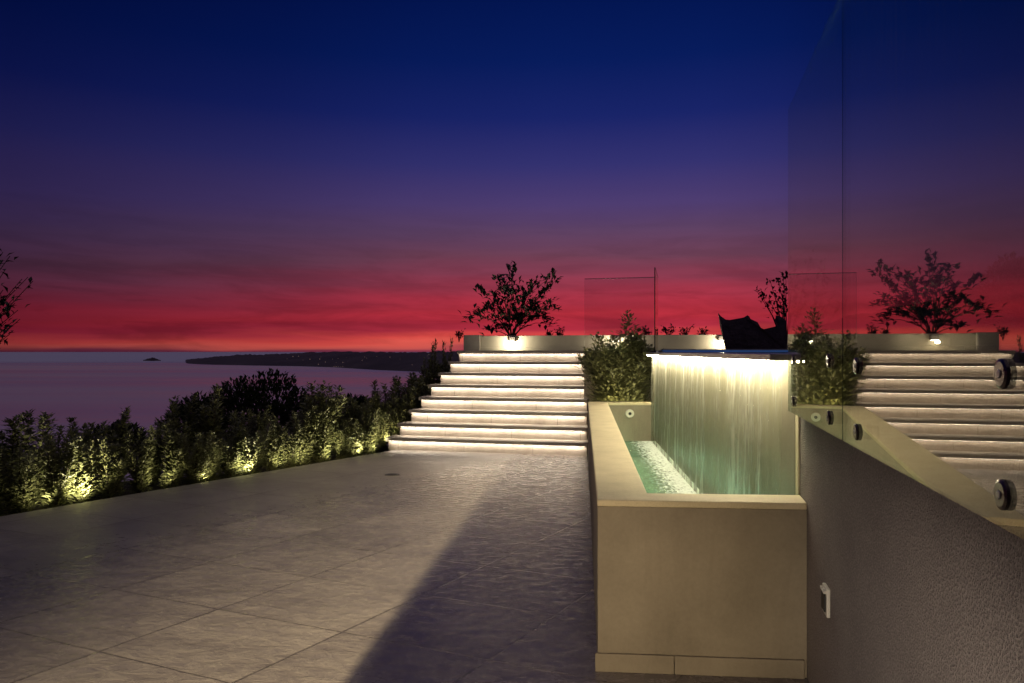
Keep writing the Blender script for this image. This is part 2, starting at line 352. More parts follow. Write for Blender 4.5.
def ground_z(x, y):
    p = Vector((x, y, 0))
    s = max((p - E0).dot(EN), (y - 16.5) if x < 30 else (y - 16.5))
    if s < 1.6: return -.08
    return max(-.08 - (s - 1.6) * .32 - 1.2 * (1 - math.exp(-(s - 1.6) / 2)), -95)
mb = MB(); n = 70
def gmap(i, lo, hi): t = i / n; return lo + (hi - lo) * t
xs = [-420 + 0 * i for i in range(1)]
xs = sorted(set([round(-8 + math.copysign(abs(t) ** 2.6 * 330, t), 3) for t in [(-1 + 2 * i / n) for i in range(n + 1)]]))
ys = sorted(set([round(9 + math.copysign(abs(t) ** 2.6 * 330, t), 3) for t in [(-1 + 2 * i / n) for i in range(n + 1)]]))
for y in ys:
    for x in xs:
        z = ground_z(x, y)
        if z < -.5: z += (mnoise.noise(Vector((x * .06, y * .06, 0))) * 2.2 + mnoise.noise(Vector((x * .3, y * .3, 3))) * .3) * min(1, (-z - .5) / 6)
        mb.v.append((x, y, z))
nx = len(xs)
for j in range(len(ys) - 1):
    for i in range(nx - 1):
        mb.f.append((j * nx + i, j * nx + i + 1, (j + 1) * nx + i + 1, (j + 1) * nx + i)); mb.mi.append(0)
tag(mb.build('ground', M['soil'], smooth=True), kind='structure')

SEA = -80.0
mb = MB(); mb.quad([(-90000, -60000, SEA), (90000, -60000, SEA), (90000, 120000, SEA), (-90000, 120000, SEA)])
tag(mb.build('sea', M['sea']), kind='structure')

# headland: a ridge whose shoreline and crest follow the photo, as real terrain kilometres away
def land(name, prof, depth, seed):
    """prof: list of (pixel x, shoreline y, crest y)"""
    mb = MB(); rows = 9; colsn = 260
    def itp(x, k):
        for a, b2 in zip(prof, prof[1:]):
            if a[0] <= x <= b2[0]:
                t = (x - a[0]) / (b2[0] - a[0]); return a[k] + (b2[k] - a[k]) * t
        return prof[-1][k]
    for i in range(colsn + 1):
        x = prof[0][0] + (prof[-1][0] - prof[0][0]) * i / colsn
        Ys = (H - SEA) * F / (itp(x, 1) - HY)
        Yc = Ys * (1 + depth)
        zc = H - (itp(x, 2) - HY) / F * Yc
        for j in range(rows + 1):
            t = j / rows
            Yv = Ys + (Yc - Ys) * t * 1.6
            h = math.sin(min(t / .62, 1) * math.pi / 2) ** .8 if t <= .62 else math.cos((t - .62) / .38 * math.pi / 2)
            z = SEA - 3 + (zc - SEA + 3) * h
            if 0 < j < rows: z += mnoise.noise(Vector((x * .12, j * .9, seed))) * 9 * h + mnoise.noise(Vector((x * .45, j * 2, seed + 5))) * 6 * h + mnoise.noise(Vector((x * 1.3, j * 3, seed + 8))) * 3 * h
            mb.v.append(((x - CX) / F * Yv, Yv, z))
    for i in range(colsn):
        for j in range(rows):
            a = i * (rows + 1) + j; mb.f.append((a, a + rows + 1, a + rows + 2, a + 1)); mb.mi.append(0)
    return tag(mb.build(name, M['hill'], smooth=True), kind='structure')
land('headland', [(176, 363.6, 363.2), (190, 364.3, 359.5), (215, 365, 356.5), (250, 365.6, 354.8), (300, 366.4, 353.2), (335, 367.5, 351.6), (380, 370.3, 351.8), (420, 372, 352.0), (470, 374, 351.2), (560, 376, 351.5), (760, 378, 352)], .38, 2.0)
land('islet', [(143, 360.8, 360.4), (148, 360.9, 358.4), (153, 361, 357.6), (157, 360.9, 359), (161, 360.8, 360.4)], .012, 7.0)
# town on the headland: far too many points of light to count
rnd = random.Random(5); mb = MB()
for i in range(46):
    x = rnd.uniform(285, 455); y = rnd.uniform(354.2, 367.5) if i > 14 else rnd.gauss(357, 1.4)
    if i in (0, 1, 2, 3): x, y = 334 + i * 2.2, 366.5
    if y < 353.5: y = 354
    Yv = (H - SEA) * F / (368 + (x - 290) * .03 - HY) * (1.0 + .0 * i) * (1 - .012)
    Yv *= 1.0
    p = px_at(x, y, Yv); s = rnd.uniform(.5, 1.3) * Yv / 3500
    mb.box(p - Vector((s, s, s * .6)), (2 * s, 0, 0), (0, 2 * s, 0), (0, 0, s * 1.2))
o = tag(mb.build('town_lights', M['town']), 'scattered warm lights of a distant town on the dark headland', 'town lights', kind='stuff')

# wooded slope to the right, seen through the glass
mb = MB(); na, nb = 40, 14
for i in range(na + 1):
    for j in range(nb + 1):
        x = 17 + 60 * i / na; y = 30 + 45 * j / nb
        t = i / na; s = math.sin(min(1, j / nb * 2.2) * math.pi / 2)
        z = -1.5 + s * (1.2 + 13.5 * t ** .8 + mnoise.noise(Vector((x * .25, y * .25, 1))) * .9 + mnoise.noise(Vector((x * .9, y * .9, 4))) * .35)
        mb.v.append((x, y, z))
for i in range(na):
    for j in range(nb):
        a = i * (nb + 1) + j; mb.f.append((a, a + nb + 1, a + nb + 2, a + 1)); mb.mi.append(0)
tag(mb.build('hillside', M['hillr'], smooth=True), kind='structure')

# ------------------------------------------------------------------ staircase
RS, TR, SL = .172, .25, .045
O = Vector((-1.70, 9.95, 0))
def S(u, v, z=0): return O + UU * u + VV * v + Z * z
def u_at_px(x, v):
    k = (x - CX) / F; b = O + VV * v
    return (k * b.y - b.x) / (UU.x - k * UU.y)
left_px = [388.4, 399.9, 411.3, 421, 431, 440.6, 450.3, 459]
st = thing('staircase', 'wide stone staircase of eight steps, each lit by a warm strip under its nosing', 'staircase', tuple(S(1.3, 0)))
for k in range(1, 9):
    v0 = (k - 1) * TR; ul = u_at_px(left_px[k - 1], v0); ur = u_at_px(586.7 + .1 * k, v0)
    mb = MB(); z0 = -.3 - .01 * k; z1 = k * RS - SL
    mb.box(S(ul, v0, z0), UU * (ur - ul), VV * (2.6 - .01 * k - v0), Z * (z1 - z0))
    mb.build('riser', M['stair'], st, bevel=.004)
    mb = MB(); ov = .055
    mb.box(S(ul - .02, v0 - ov, z1), UU * (ur - ul + .026), VV * (TR + ov + (.012 if k < 8 else .2)), Z * SL)
    mb.box(S(ul - .018, v0 - ov + .001, z1 - .009), UU * (ur - ul + .022), VV * .007, Z * .0085)
    tr = mb.build('tread', M['tread'], st, bevel=.005)
    mb = MB(); mb.box(S(ul + .02, v0 - .034, z1 - .0035), UU * (ur - ul - .05), VV * .016, Z * .003)
    o = mb.build('led_strip', M['led'], None); o.parent = tr
    o.matrix_parent_inverse = tr.matrix_parent_inverse.copy()
    if True:
        # tread lives under the staircase empty; undo its offset once more for the sub-part
        o.matrix_parent_inverse = Matrix.Identity(4)
UR = u_at_px(587, 0)

# upper terrace: the landing and the deck around the upper pool
LZ = 8 * RS
mb = MB()
B = Vector((1.77, 8.86, 0)); C = B + VV * 1.2
A = Vector((1.29, 3.27, 0))
vC = (C - O).dot(VV); uC = (C - O).dot(UU)
poly = [S(u_at_px(459, 1.75), 1.98), S(2.82, 1.98), S(2.82, vC + .02), S(uC + 5.5, vC + .02), S(uC + 5.5, 3.6), S(-.6 + u_at_px(459, 1.75), 3.6)]
mb.prism([(p.x, p.y) for p in poly], -.09, LZ - .003)
tag(mb.build('upper_terrace', M['upper']), kind='structure')
mb = MB()
W0 = wall_pt(-3, DW + .22); W1 = wall_pt(3.05, DW + .22)
mb.prism([(W0.x, W0.y), (W1.x, W1.y), (6.4, 2.9), (16, 2.0), (14, -3)], -.09, 1.32)
tag(mb.build('upper_path', M['upper']), kind='structure')

# ------------------------------------------------------------------ parapet with planter, lamps
VP = 2.8
pw = thing('parapet_wall', 'long low beige parapet wall behind the top landing, with a darker end pier', 'wall', tuple(S(2.5, VP)))
up0 = u_at_px(480.5, VP)
mb = MB(); mb.box(S(up0, VP, LZ - .05), UU * 7.4, VV * .18, Z * (1.635 - LZ + .05)); mb.build('wall_panel', M['parapet'], pw, bevel=.008)
mb = MB(); mb.box(S(up0 - .3, VP - .035, LZ - .05), UU * .298, VV * .30, Z * (1.648 - LZ + .05)); mb.build('end_pier', M['tread'], pw, bevel=.008)
mb = MB(); mb.box(S(up0 + .004, VP - .012, LZ), UU * 7.3, VV * .011, Z * .055); mb.build('skirting', M['parapet'], pw, bevel=.003)
mb = MB(); p4 = [S(up0 - .3, VP + .28), S(up0 + 7.4, VP + .19), S(up0 + 7.4, VP + 1.6), S(up0 - .3, VP + 1.6)]
mb.prism([(p.x, p.y) for p in p4], -.5, 1.56)
tag(mb.build('soil_bed', M['soil']), kind='structure')

def spot(name, loc, target, power, colr, size=R(60), blend=.6, rad=.03):
    l = bpy.data.lights.new(name, 'SPOT'); l.energy = power; l.color = colr; l.spot_size = size; l.spot_blend = blend; l.shadow_soft_size = rad
    o = bpy.data.objects.new(name, l); col.objects.link(o); o.location = loc
    o.rotation_euler = (Vector(target) - Vector(loc)).to_track_quat('-Z', 'Y').to_euler(); return o
def point(name, loc, power, colr, rad=.03):
    l = bpy.data.lights.new(name, 'POINT'); l.energy = power; l.color = colr; l.shadow_soft_size = rad
    o = bpy.data.objects.new(name, l); col.objects.link(o); o.location = loc; return o
WARM = (1, .80, .52)
lamp_labels = ['small box lamp glowing on the parapet below the bushy tree', 'box lamp on the parapet shining white behind the bush beside the stairs', 'bright box lamp on the parapet at the edge of the dark covered shape']
for i, xp in enumerate((512.5, 616, 722)):
    u = u_at_px(xp, VP - .03); base = S(u, VP, 0)
    t = thing('wall_lamp', lamp_labels[i], 'wall lamp', tuple(S(u, VP, 1.53)), 'wall lamps along the parapet')
    mb = MB(); mb.box(S(u - .055, VP - .085, 1.535), UU * .11, VV * .083, Z * .075); mb.build('housing', M['housing'], t, bevel=.004)
    mb = MB(); mb.box(S(u - .042, VP - .075, 1.530), UU * .084, VV * .06, Z * .0045); mb.build('lens', M['lens'], t)
    point('parapet_lamp_light', S(u, VP - .17, 1.50), (12, 12, 9)[i], (1, .88, .64), .02)

# ------------------------------------------------------------------ glazed wall on the right
rw = thing('roughcast_wall', 'dark rough-textured wall running along the right, below the glass panels', 'wall', tuple(wall_pt(1)))
mb = MB(); a = wall_pt(-3); bq = wall_pt(3.25)
mb.prism([(a.x, a.y), (bq.x, bq.y), ((bq + NW * .21).x, (bq + NW * .21).y), ((a + NW * .21).x, (a + NW * .21).y)], -.1, 1.372)
mb.build('wall_body', M['rough'], rw, bevel=.006)
def panel(name, label, y0, y1, fits, extra=None):
    g = thing(name, label, 'glass panel', tuple(wall_pt((y0 + y1) / 2, DG)), 'frameless glass panels on the wall')
    th = .012; p0 = wall_pt(y0, DG); p1 = wall_pt(y1, DG); mb = MB()
    b0 = len(mb.v); mb.box(p0 + Z * 1.098, p1 - p0, NW * th, Z * 1.335)
    # the four narrow faces get the green edge
    mb.mi = [1, 1, 0, 1, 0, 1]
    # faces along the pane are the ones whose normal is the wall normal
    me_f = []
    for f in mb.f:
        q = [Vector(mb.v[i]) for i in f]; nn = (q[1] - q[0]).cross(q[2] - q[1]).normalized()
        me_f.append(0 if abs(nn.dot(NW)) > .9 else 1)
    mb.mi = me_f
    mb.build('pane', [M['glass'], M['gedge']], g)
    for (yy, zz) in fits:
        c = wall_pt(yy, DG) + Z * zz
        s = MB(); s.tube([c - NW * .0015, c - NW * .003, c - NW * .0065, c - NW * .0085], [.0225, .0225, .0225, .018], 24)
        s.tube([c + NW * .014, c + NW * (DW - DG - .001)], [.019, .019], 20)
        so = s.build('standoff', M['steel'], g)
        k = MB(); k.tube([c - NW * .009, c - NW * .0105], [.007, .006], 6); ko = k.build('bolt_head', M['trim'], None); ko.parent = so; ko.matrix_parent_inverse = Matrix.Identity(4)
    return g
panel('glass_panel', 'tall frameless glass panel nearest the camera, reflecting the lit stairs', -1.0, 2.105, [(1.055, 1.327), (1.055, 1.149), (1.93, 1.321), (1.93, 1.143), (.1, 1.327), (.1, 1.149)])
panel('glass_panel', 'narrow glass panel overhanging the far end of the roughcast wall', 2.118, 3.18, [(2.29, 1.330), (2.29, 1.148), (3.01, 1.325), (3.01, 1.15)])

# socket on the wall
c = wall_pt(2.57) + Z * .469
t = thing('wall_socket', 'small white outdoor socket low on the roughcast wall', 'socket', tuple(c), None)
mb = MB(); mb.box(c - VV * .042 - Z * .05 - NW * .012, VV * .084, NW * .013, Z * .10); mb.build('plate', M['white'], t, bevel=.003)
mb = MB(); mb.box(c - VV * .03 - Z * .036 - NW * .018, VV * .06, NW * .0057, Z * .066); mb.build('cover_flap', M['black'], t, bevel=.003)
mb = MB(); mb.box(c - VV * .034 + Z * .031 - NW * .021, VV * .068, NW * .0088, Z * .010); mb.build('hood', M['white'], t, bevel=.002)

# ------------------------------------------------------------------ water channel
def onwall(p):
    """slide p along x until it just touches the wall face"""
    return Vector((wall_pt(p.y, DW - .002).x, p.y, 0))
FL = Vector((.366, 3.056, 0)); FR = onwall(Vector((1.2, 2.985, 0))); IR = onwall(Vector((1.25, 3.150, 0)))
IL = Vector((.600, 3.190, 0)); BL = Vector((1.172, 8.80, 0)); BR = Vector((1.762, 8.80, 0)); OR_ = Vector((1.80, 9.00, 0)); OL = Vector((.955, 9.00, 0))
wc = thing('water_channel', 'raised beige water channel with cream coping at the foot of the waterfall', 'water basin', tuple(FL))
U = [FL, FR, IR, IL, BL, BR, OR_, OL]
mb = MB(); mb.prism([(p.x, p.y) for p in U], 0.001, .700); mb.build('basin_wall', M['render'], wc)
cen = Vector((1.0, 5.9, 0))
FLc = FL + Vector((-.004, -.004, 0)); 
mb = MB(); mb.prism([(p.x, p.y) for p in [FLc, FR + Vector((0, -.004, 0)), IR, IL + Vector((.003, .003, 0)), BL + Vector((.003, -.003, 0)), BR + Vector((0, -.003, 0)), OR_, OL + Vector((-.004, 0, 0))]], .7005, .730)
mb.build('coping', M['coping'], wc, bevel=.006)
fd = (FR - FL).normalized(); fn = Vector((fd.y, -fd.x, 0))
jx = FL + fd * ((FR - FL).length * .37)
mb = MB(); mb.box(FL - fd * .012 + fn * .0005 , fd * ((jx - FL).length + .0105), fn * .012, Z * .078); mb.build('skirting', M['render'], wc, bevel=.003)
mb = MB(); mb.box(jx + fd * .0015 + fn * .0005, fd * ((FR - jx).length - .013), fn * .0125, Z * .0775); mb.build('skirting', M['render'], wc, bevel=.003)
mb = MB(); mb.prism([(p.x, p.y) for p in [IR + Vector((-.001, -.02, 0)), IL + Vector((-.02, -.02, 0)), BL + Vector((-.02, .02, 0)), BR + Vector((.0, .02, 0)), Vector((1.28, 3.2, 0))]], .005, .06)
mb.build('basin_floor', M['coping'], wc)
# white inlet fitting on the far inner wall
c = Vector((1.445, 8.80, 1.36 - 62 / F * 8.8))
inl = MB(); inl.tube([c + Vector((0, -.001, 0)), c + Vector((0, -.018, 0)), c + Vector((0, -.024, 0)), c + Vector((0, -.020, 0))], [.052, .052, .045, .022], 28)
io = inl.build('inlet_fitting', M['white'], wc, smooth=False)
k = MB(); k.tube([c + Vector((0, -.021, 0)), c + Vector((0, -.026, 0))], [.020, .017], 20); ko = k.build('nozzle', M['black'], None); ko.parent = io; ko.matrix_parent_inverse = Matrix.Identity(4)

# water in the channel
cd = (B - A).normalized(); cn = Vector((-cd.y, cd.x, 0))      # cn points to the channel (left)
M['cwater'] = poolwater('channel_water', (.62, .92, .80), 30, 1.0, (A, (cn.x, cn.y)), .9)
mb = MB(); pts = [IR + Vector((-.003, 0, 0)), A + Vector((-.012, 0, 0)), B + Vector((-.012, -.06, 0)), BL, IL]
mb.quad([(p.x, p.y, .262) for p in (pts[0], pts[1], pts[2], pts[3], pts[4])])
tag(mb.build('channel_water', M['cwater']), kind='structure')

# ------------------------------------------------------------------ waterfall wall, lip, strip, sheet of water
cw = thing('cascade_wall', 'pale tiled wall under the pool edge, behind the falling water', 'wall', tuple(A))
mb = MB(); r15 = -cn * .16
a2, b2 = A + cd * .0, B + cd * .02
mb.prism([(p.x, p.y) for p in (a2, b2, b2 + r15, a2 + r15)], 0, 1.318); mb.build('wall_body', M['cascade'], cw)
mb = MB(); a3, b3 = A + cn * .035 - cd * .004, B + cn * .035 + cd * .024
a3 = A + cn * .112 - cd * .004; b3 = B + cn * .112 + cd * .024
mb.prism([(p.x, p.y) for p in (a3, b3, b3 - cn * .275, a3 - cn * .275)], 1.3185, 1.350); lip = mb.build('overflow_lip', M['trim'], cw, bevel=.004)
mb = MB(); a4, b4 = A + cn * .104 + cd * .02, B + cn * .104 - cd * .02
mb.prism([(p.x, p.y) for p in (a4, b4, b4 - cn * .014, a4 - cn * .014)], 1.310, 1.3165); o = mb.build('led_strip', M['ledw'], None); o.parent = lip; o.matrix_parent_inverse = Matrix.Identity(4)

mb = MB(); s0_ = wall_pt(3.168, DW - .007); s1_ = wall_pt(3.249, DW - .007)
mb.box(s0_ + Z * .20, s1_ - s0_, NW * .006, Z * 1.10); mb.build('lit_face_strip', M['coping'], cw)  # cream strip over the roughcast puts the pool light there into colour
m, nt, out = newmat('falling_water'); co = objco(nt)
dv = N(nt, 'ShaderNodeVectorMath', operation='DOT_PRODUCT'); L(nt, co, dv.inputs[0]); dv.inputs[1].default_value = tuple(cd)
sep = N(nt, 'ShaderNodeSeparateXYZ'); L(nt, co, sep.inputs[0])
cm = N(nt, 'ShaderNodeCombineXYZ'); L(nt, dv.outputs['Value'], cm.inputs[0]); L(nt, math_(nt, 'MULTIPLY', sep.outputs[2], .10), cm.inputs[1])
s1 = noise(nt, cm.outputs[0], 4.2, 7, .74); s2 = noise(nt, cm.outputs[0], 55, 3, .6)
sf = math_(nt, 'ADD', math_(nt, 'MULTIPLY', s1.outputs[0], .65), math_(nt, 'MULTIPLY', s2.outputs[0], .35))
fac = ramp(nt, sf, [(.41, (.02,) * 3), (.49, (.26,) * 3), (.57, (1,) * 3)])
tr = N(nt, 'ShaderNodeBsdfTransparent'); setin(tr, Color=(.93, .97, .92, 1))
df = N(nt, 'ShaderNodeBsdfDiffuse'); setin(df, Color=(.82, .82, .74, 1))
tl = N(nt, 'ShaderNodeBsdfTranslucent'); setin(tl, Color=(.82, .82, .74, 1))
gl = N(nt, 'ShaderNodeBsdfGlossy'); setin(gl, Roughness=.12)
x1 = N(nt, 'ShaderNodeMixShader'); x1.inputs[0].default_value = .5; L(nt, df.outputs[0], x1.inputs[1]); L(nt, tl.outputs[0], x1.inputs[2])
x2 = N(nt, 'ShaderNodeMixShader'); x2.inputs[0].default_value = .12; L(nt, x1.outputs[0], x2.inputs[1]); L(nt, gl.outputs[0], x2.inputs[2])
x3 = N(nt, 'ShaderNodeMixShader'); L(nt, math_(nt, 'MULTIPLY', fac, .75), x3.inputs[0]); L(nt, tr.outputs[0], x3.inputs[1]); L(nt, x2.outputs[0], x3.inputs[2])
L(nt, x3.outputs[0], out.inputs[0]); M['fall'] = m
mb = MB(); ncol, nrow = 260, 10; Lc = (B - A).length - .05
for j in range(nrow + 1):
    for i in range(ncol + 1):
        s = .02 + Lc * i / ncol; t = j / nrow; z = 1.312 - (1.312 - .266) * t
        wv = mnoise.noise(Vector((s * 9, z * .5, 0))) * .010 + mnoise.noise(Vector((s * 30, z * .8, 4))) * .005
        p = A + cd * s + cn * (.043 + .018 * t ** .5 + wv * (.3 + .2 * t))
        mb.v.append((p.x, p.y, z))
for j in range(nrow):
    for i in range(ncol):
        a = j * (ncol + 1) + i; mb.f.append((a, a + 1, a + ncol + 2, a + ncol + 1)); mb.mi.append(0)
o = mb.build('waterfall', M['fall'], smooth=True)
tag(o, 'long thin waterfall streaking down from the lit edge of the upper pool', 'waterfall')

# upper pool
M['uwater'] = poolwater('upper_pool_water', (.55, .75, .85), 9, .12)
q = [A - cn * .17, B - cn * .17, C + UU * .03, C + UU * 3.6, A - cn * 3.9]
mb = MB(); mb.quad([(p.x, p.y, 1.346) for p in q]); tag(mb.build('upper_pool_water', M['uwater']), kind='structure')
M['ptile'] = plain('pool_tile', (.10, .16, .22), .3)
mb = MB(); mb.prism([(p.x, p.y) for p in q], .1, .25); tag(mb.build('upper_pool_floor', M['ptile']), kind='structure')
pe = thing('pool_edge', 'far edge of the upper pool with the blue light on its wall put in as a thin glowing strip', 'pool edge', tuple(C))
mb = MB(); mb.box(C + UU * .03 - VV * .0 + Z * .2, UU * 3.6, VV * .16, Z * (1.392 - .2)); cp = mb.build('coping', M['tread'], pe, bevel=.004)
mb = MB(); mb.box(C + UU * .04 - VV * .012 + Z * 1.352, UU * 3.5, VV * .0115, Z * .026); mb.build('wall_glow_band', M['wallglow'], pe)  # glowing band stands in for blue light falling on the far pool wall

# glass balustrade around the planting
gb = thing('balustrade_panel', 'clear balustrade panel seen edge-on at the corner of the upper pool', 'glass panel', tuple(B + Z * LZ), 'balustrade glass beside the pool')
def bal(p0, p1, g, w):
    d = (p1 - p0); mb = MB(); nn = Vector((-d.y, d.x, 0)).normalized()
    mb.box(p0 + Z * (LZ - .06), d, nn * .012, Z * (2.392 - LZ + .06))
    mi = []
    for f in mb.f:
        q = [Vector(mb.v[i]) for i in f]; n_ = (q[1] - q[0]).cross(q[2] - q[1]).normalized(); mi.append(0 if abs(n_.dot(nn)) > .9 else 1)
    mb.mi = mi; mb.build('pane', [M['glassb'], M['black']], g)
    mb = MB(); mb.box(p0 + Z * 2.3925 + nn * -.001, d, nn * .014, Z * .012); mb.build('top_edge', M['gedge'], g)
    mb = MB(); mb.box(p0 - nn * .012 + Z * (LZ - .10), d, nn * .036, Z * .095); mb.build('base_channel', M['housing'], g, bevel=.003)
bal(B + VV * .02, C - VV * .02, gb, 0)
gb2 = thing('balustrade_panel', 'clear balustrade panel facing the terrace above the bush beside the stairs', 'glass panel', tuple(C + Z * LZ), 'balustrade glass beside the pool')
bal(C - UU * .02, C - UU * 1.03, gb2, 0)
# planter under the bush
mb = MB(); q = [Vector((1.0, 9.01, 0)), Vector((1.79, 9.01, 0)), C + Vector((0, -.01, 0)), C - UU * .95 + Vector((0, -.01, 0))]
pl = thing('planter_box', 'low beige planter behind the end of the water channel, holding the bush', 'planter', (1.4, 9.5, 0))
mb.prism([(p.x, p.y) for p in q], 0, .60); mb.build('box_wall', M['render'], pl)
q2 = [p + (Vector((1.5, 9.55, 0)) - p) * .08 for p in q]
mb = MB(); mb.prism([(p.x, p.y) for p in q2], .6005, .64); mb.build('soil', M['soil'], pl)
# wall under the balustrade
t = thing('retaining_wall', 'short retaining wall carrying the balustrade behind the bush', 'wall', tuple(C))
mb = MB(); mb.box(C - UU * 1.04 - VV * .0 + Z * .0, UU * 1.06, VV * .018, Z * (LZ - .105)); mb.build('wall_body', M['parapet'], t)
t = thing('corner_post', 'narrow pale post at the far end of the waterfall, beside the bush', 'post', tuple(B))
mb = MB(); mb.box(B + cd * .025 - UU * .02, UU * .09, VV * .09, Z * 1.27); mb.build('post_body', M['coping'], t, bevel=.004)
mb = MB(); mb.box(B + cd * .025 - UU * .03 - VV * .008 + Z * 1.2705, UU * .11, VV * .106, Z * .03); mb.build('post_cap', M['trim'], t, bevel=.003)

# floor drain
c = px_at(392, 475, 975 / (475 - HY)); c.z = 0
t = thing('floor_drain', 'small dark round drain cover in the paving near the stairs', 'drain', tuple(c))
mb = MB(); mb.tube([c + Z * .001, c + Z * .006], [.085, .082], 24); mb.build('cover', M['housing'], t)
mb = MB(); mb.tube([c + Z * .0065, c + Z * .009], [.05, .048], 20); mb.build('grate', M['black'], t)

# ------------------------------------------------------------------ dark covered furniture beyond the pool
outl = [(725.7, 353), (724, 342), (720.4, 324), (718.1, 313), (721, 316.2), (725, 319.6), (730, 320), (736, 318.9), (741, 318.2), (744, 317.4), (747.4, 315.2), (749.5, 316.4), (751, 318.8), (757.4, 322.3), (761, 328), (764.4, 329.2), (771, 327.6), (778.3, 325.8), (779.3, 321), (776, 315.6), (779, 316), (782.5, 317.6), (786.7, 321), (787, 335), (786.5, 353)]
Yc = 10.72
mb = MB(); ring = []
cx_ = sum(p[0] for p in outl) / len(outl)
for j, (dy, s, drop) in enumerate(((0, 1, 0), (.16, 1.0, .01), (.34, .96, .07), (.52, .94, .09), (.66, .98, .02), (.70, .98, .03))):
    rr_ = []
    for i, (x, y) in enumerate(outl):
        p = px_at(cx_ + (x - cx_) * s, y, Yc)
        h = max(0, p.z - LZ); z = LZ + h * (1 - drop * (1.2 + abs(mnoise.noise(Vector((i * .7, j * 2.0, 1)))) * 2.2) )
        if i in (0, len(outl) - 1): z = LZ
        w = mnoise.noise(Vector((i * 1.3, j * .9, 7))) * .025
        rr_.append(len(mb.v)); yy = p.y + dy - .05 * math.sin(h * 5); mb.v.append((p.x * yy / p.y + w, yy, z))
    ring.append(rr_)
for a, b2 in zip(ring, ring[1:]):
    for i in range(len(outl) - 1):
        mb.f.append((a[i], a[i + 1], b2[i + 1], b2[i])); mb.mi.append(0)
mb.f.append(tuple(ring[0])); mb.mi.append(0); mb.f.append(tuple(reversed(ring[-1]))); mb.mi.append(0)
o = mb.build('furniture_cover', M['cover'])
tag(o, 'black draped cover with pointed corners over furniture beyond the upper pool', 'furniture cover')

# ------------------------------------------------------------------ plants
def upright_shrub(seed, h, spread, stems, leafL, dens, side=.5, cone=0):
    rnd = random.Random(seed); fo = MB(); st = MB()
    for s in range(stems):
        a = rnd.uniform(0, 6.283); r0 = rnd.uniform(0, .35) * spread; r1 = r0 + rnd.uniform(.2, .8) * spread
        hh = h * rnd.uniform(.5, 1.0) * (1 - cone * min(1, r1 / spread)) if s else h
        pts = []
        ns = 7
        for i in range(ns + 1):
            t = i / ns; rad = r0 * t ** .5 + (r1 - r0) * t ** 1.3
            pts.append(Vector((math.cos(a) * rad + mnoise.noise(Vector((seed, s, t * 2))) * .03, math.sin(a) * rad + mnoise.noise(Vector((seed + 9, s, t * 2))) * .03, hh * t)))
        st.tube(pts, [.008 * (1 - .7 * i / ns) for i in range(ns + 1)], 5)
        nl = int(dens * hh / .9)
        g = rnd.uniform(0, 6)
        for i in range(nl):
            t = .04 + .96 * (i / nl) ** .85; k = min(int(t * ns), ns - 1); p = pts[k].lerp(pts[k + 1], t * ns - k)
            g += 2.4 + rnd.uniform(-.5, .5)
            out_ = rnd.uniform(0, 1) ** 1.5 * side * spread * (1.0 - .75 * t) + .004
            dirh = Vector((math.cos(g), math.sin(g), 0))
            q = p + dirh * out_ + Z * rnd.uniform(-.02, .05)
            up_ = rnd.uniform(.35, 1.2) if t < .93 else rnd.uniform(1, 2.4)
            d = dirh + Z * up_ + Vector((rnd.uniform(-.3, .3), rnd.uniform(-.3, .3), 0))
            ll = leafL * rnd.uniform(.7, 1.2) * (1.0 - .3 * t)
            fo.leaf(q, d, Z, ll, ll * rnd.uniform(.38, .52))
    return fo, st

def shrub_proto(name, label, cat, group, seed, h, spread, stems, leafL, dens, mat, side=.5, cone=0):
    t = thing(name, label, cat, (0, 0, 0), group, world_built=False)
    fo, st = upright_shrub(seed, h, spread, stems, leafL, dens, side, cone)
    fo.build('foliage', mat, t); st.build('stem', M['bark'], t)
    return t

GH = 'upright shrubs of the hedge along the terrace'
HL = 'upright green hedge shrub among the many planted along the terrace edge and stairs'
protos = [shrub_proto('hedge_shrub', HL, 'shrub', GH, 11 + i, .92, .17 + .03 * (i % 3), 9 + i % 3, .068, 270, M['leaf'], .55) for i in range(6)]
used = [False] * 6
rnd = random.Random(42)
def put(i, p, s, rz, label=None):
    o = protos[i] if not used[i] else copy_tree(protos[i]); used[i] = True
    o.location = p; o.scale = (s * rnd.uniform(1.15, 1.65), s * rnd.uniform(1.1, 1.5), s); o.rotation_euler.z = rz
    if label: o['label'] = label
    return o
placements = []
# front row on the terrace edge, then a second row behind it
d = -1.9
LE = (E1 - E0).length
while d < LE + .15:
    placements.append((E0 + ED * d + EN * rnd.uniform(.16, .30), rnd.uniform(.52, .86), 'front')); d += rnd.uniform(.22, .32)
d = -1.7
while d < LE + .5:
    placements.append((E0 + ED * d + EN * rnd.uniform(.55, .80), rnd.choice((.72, .78, .84, .9, 1.05)) * rnd.uniform(.94, 1.06) * (.84 if d < .9 else 1), 'back')); d += rnd.uniform(.27, .42)
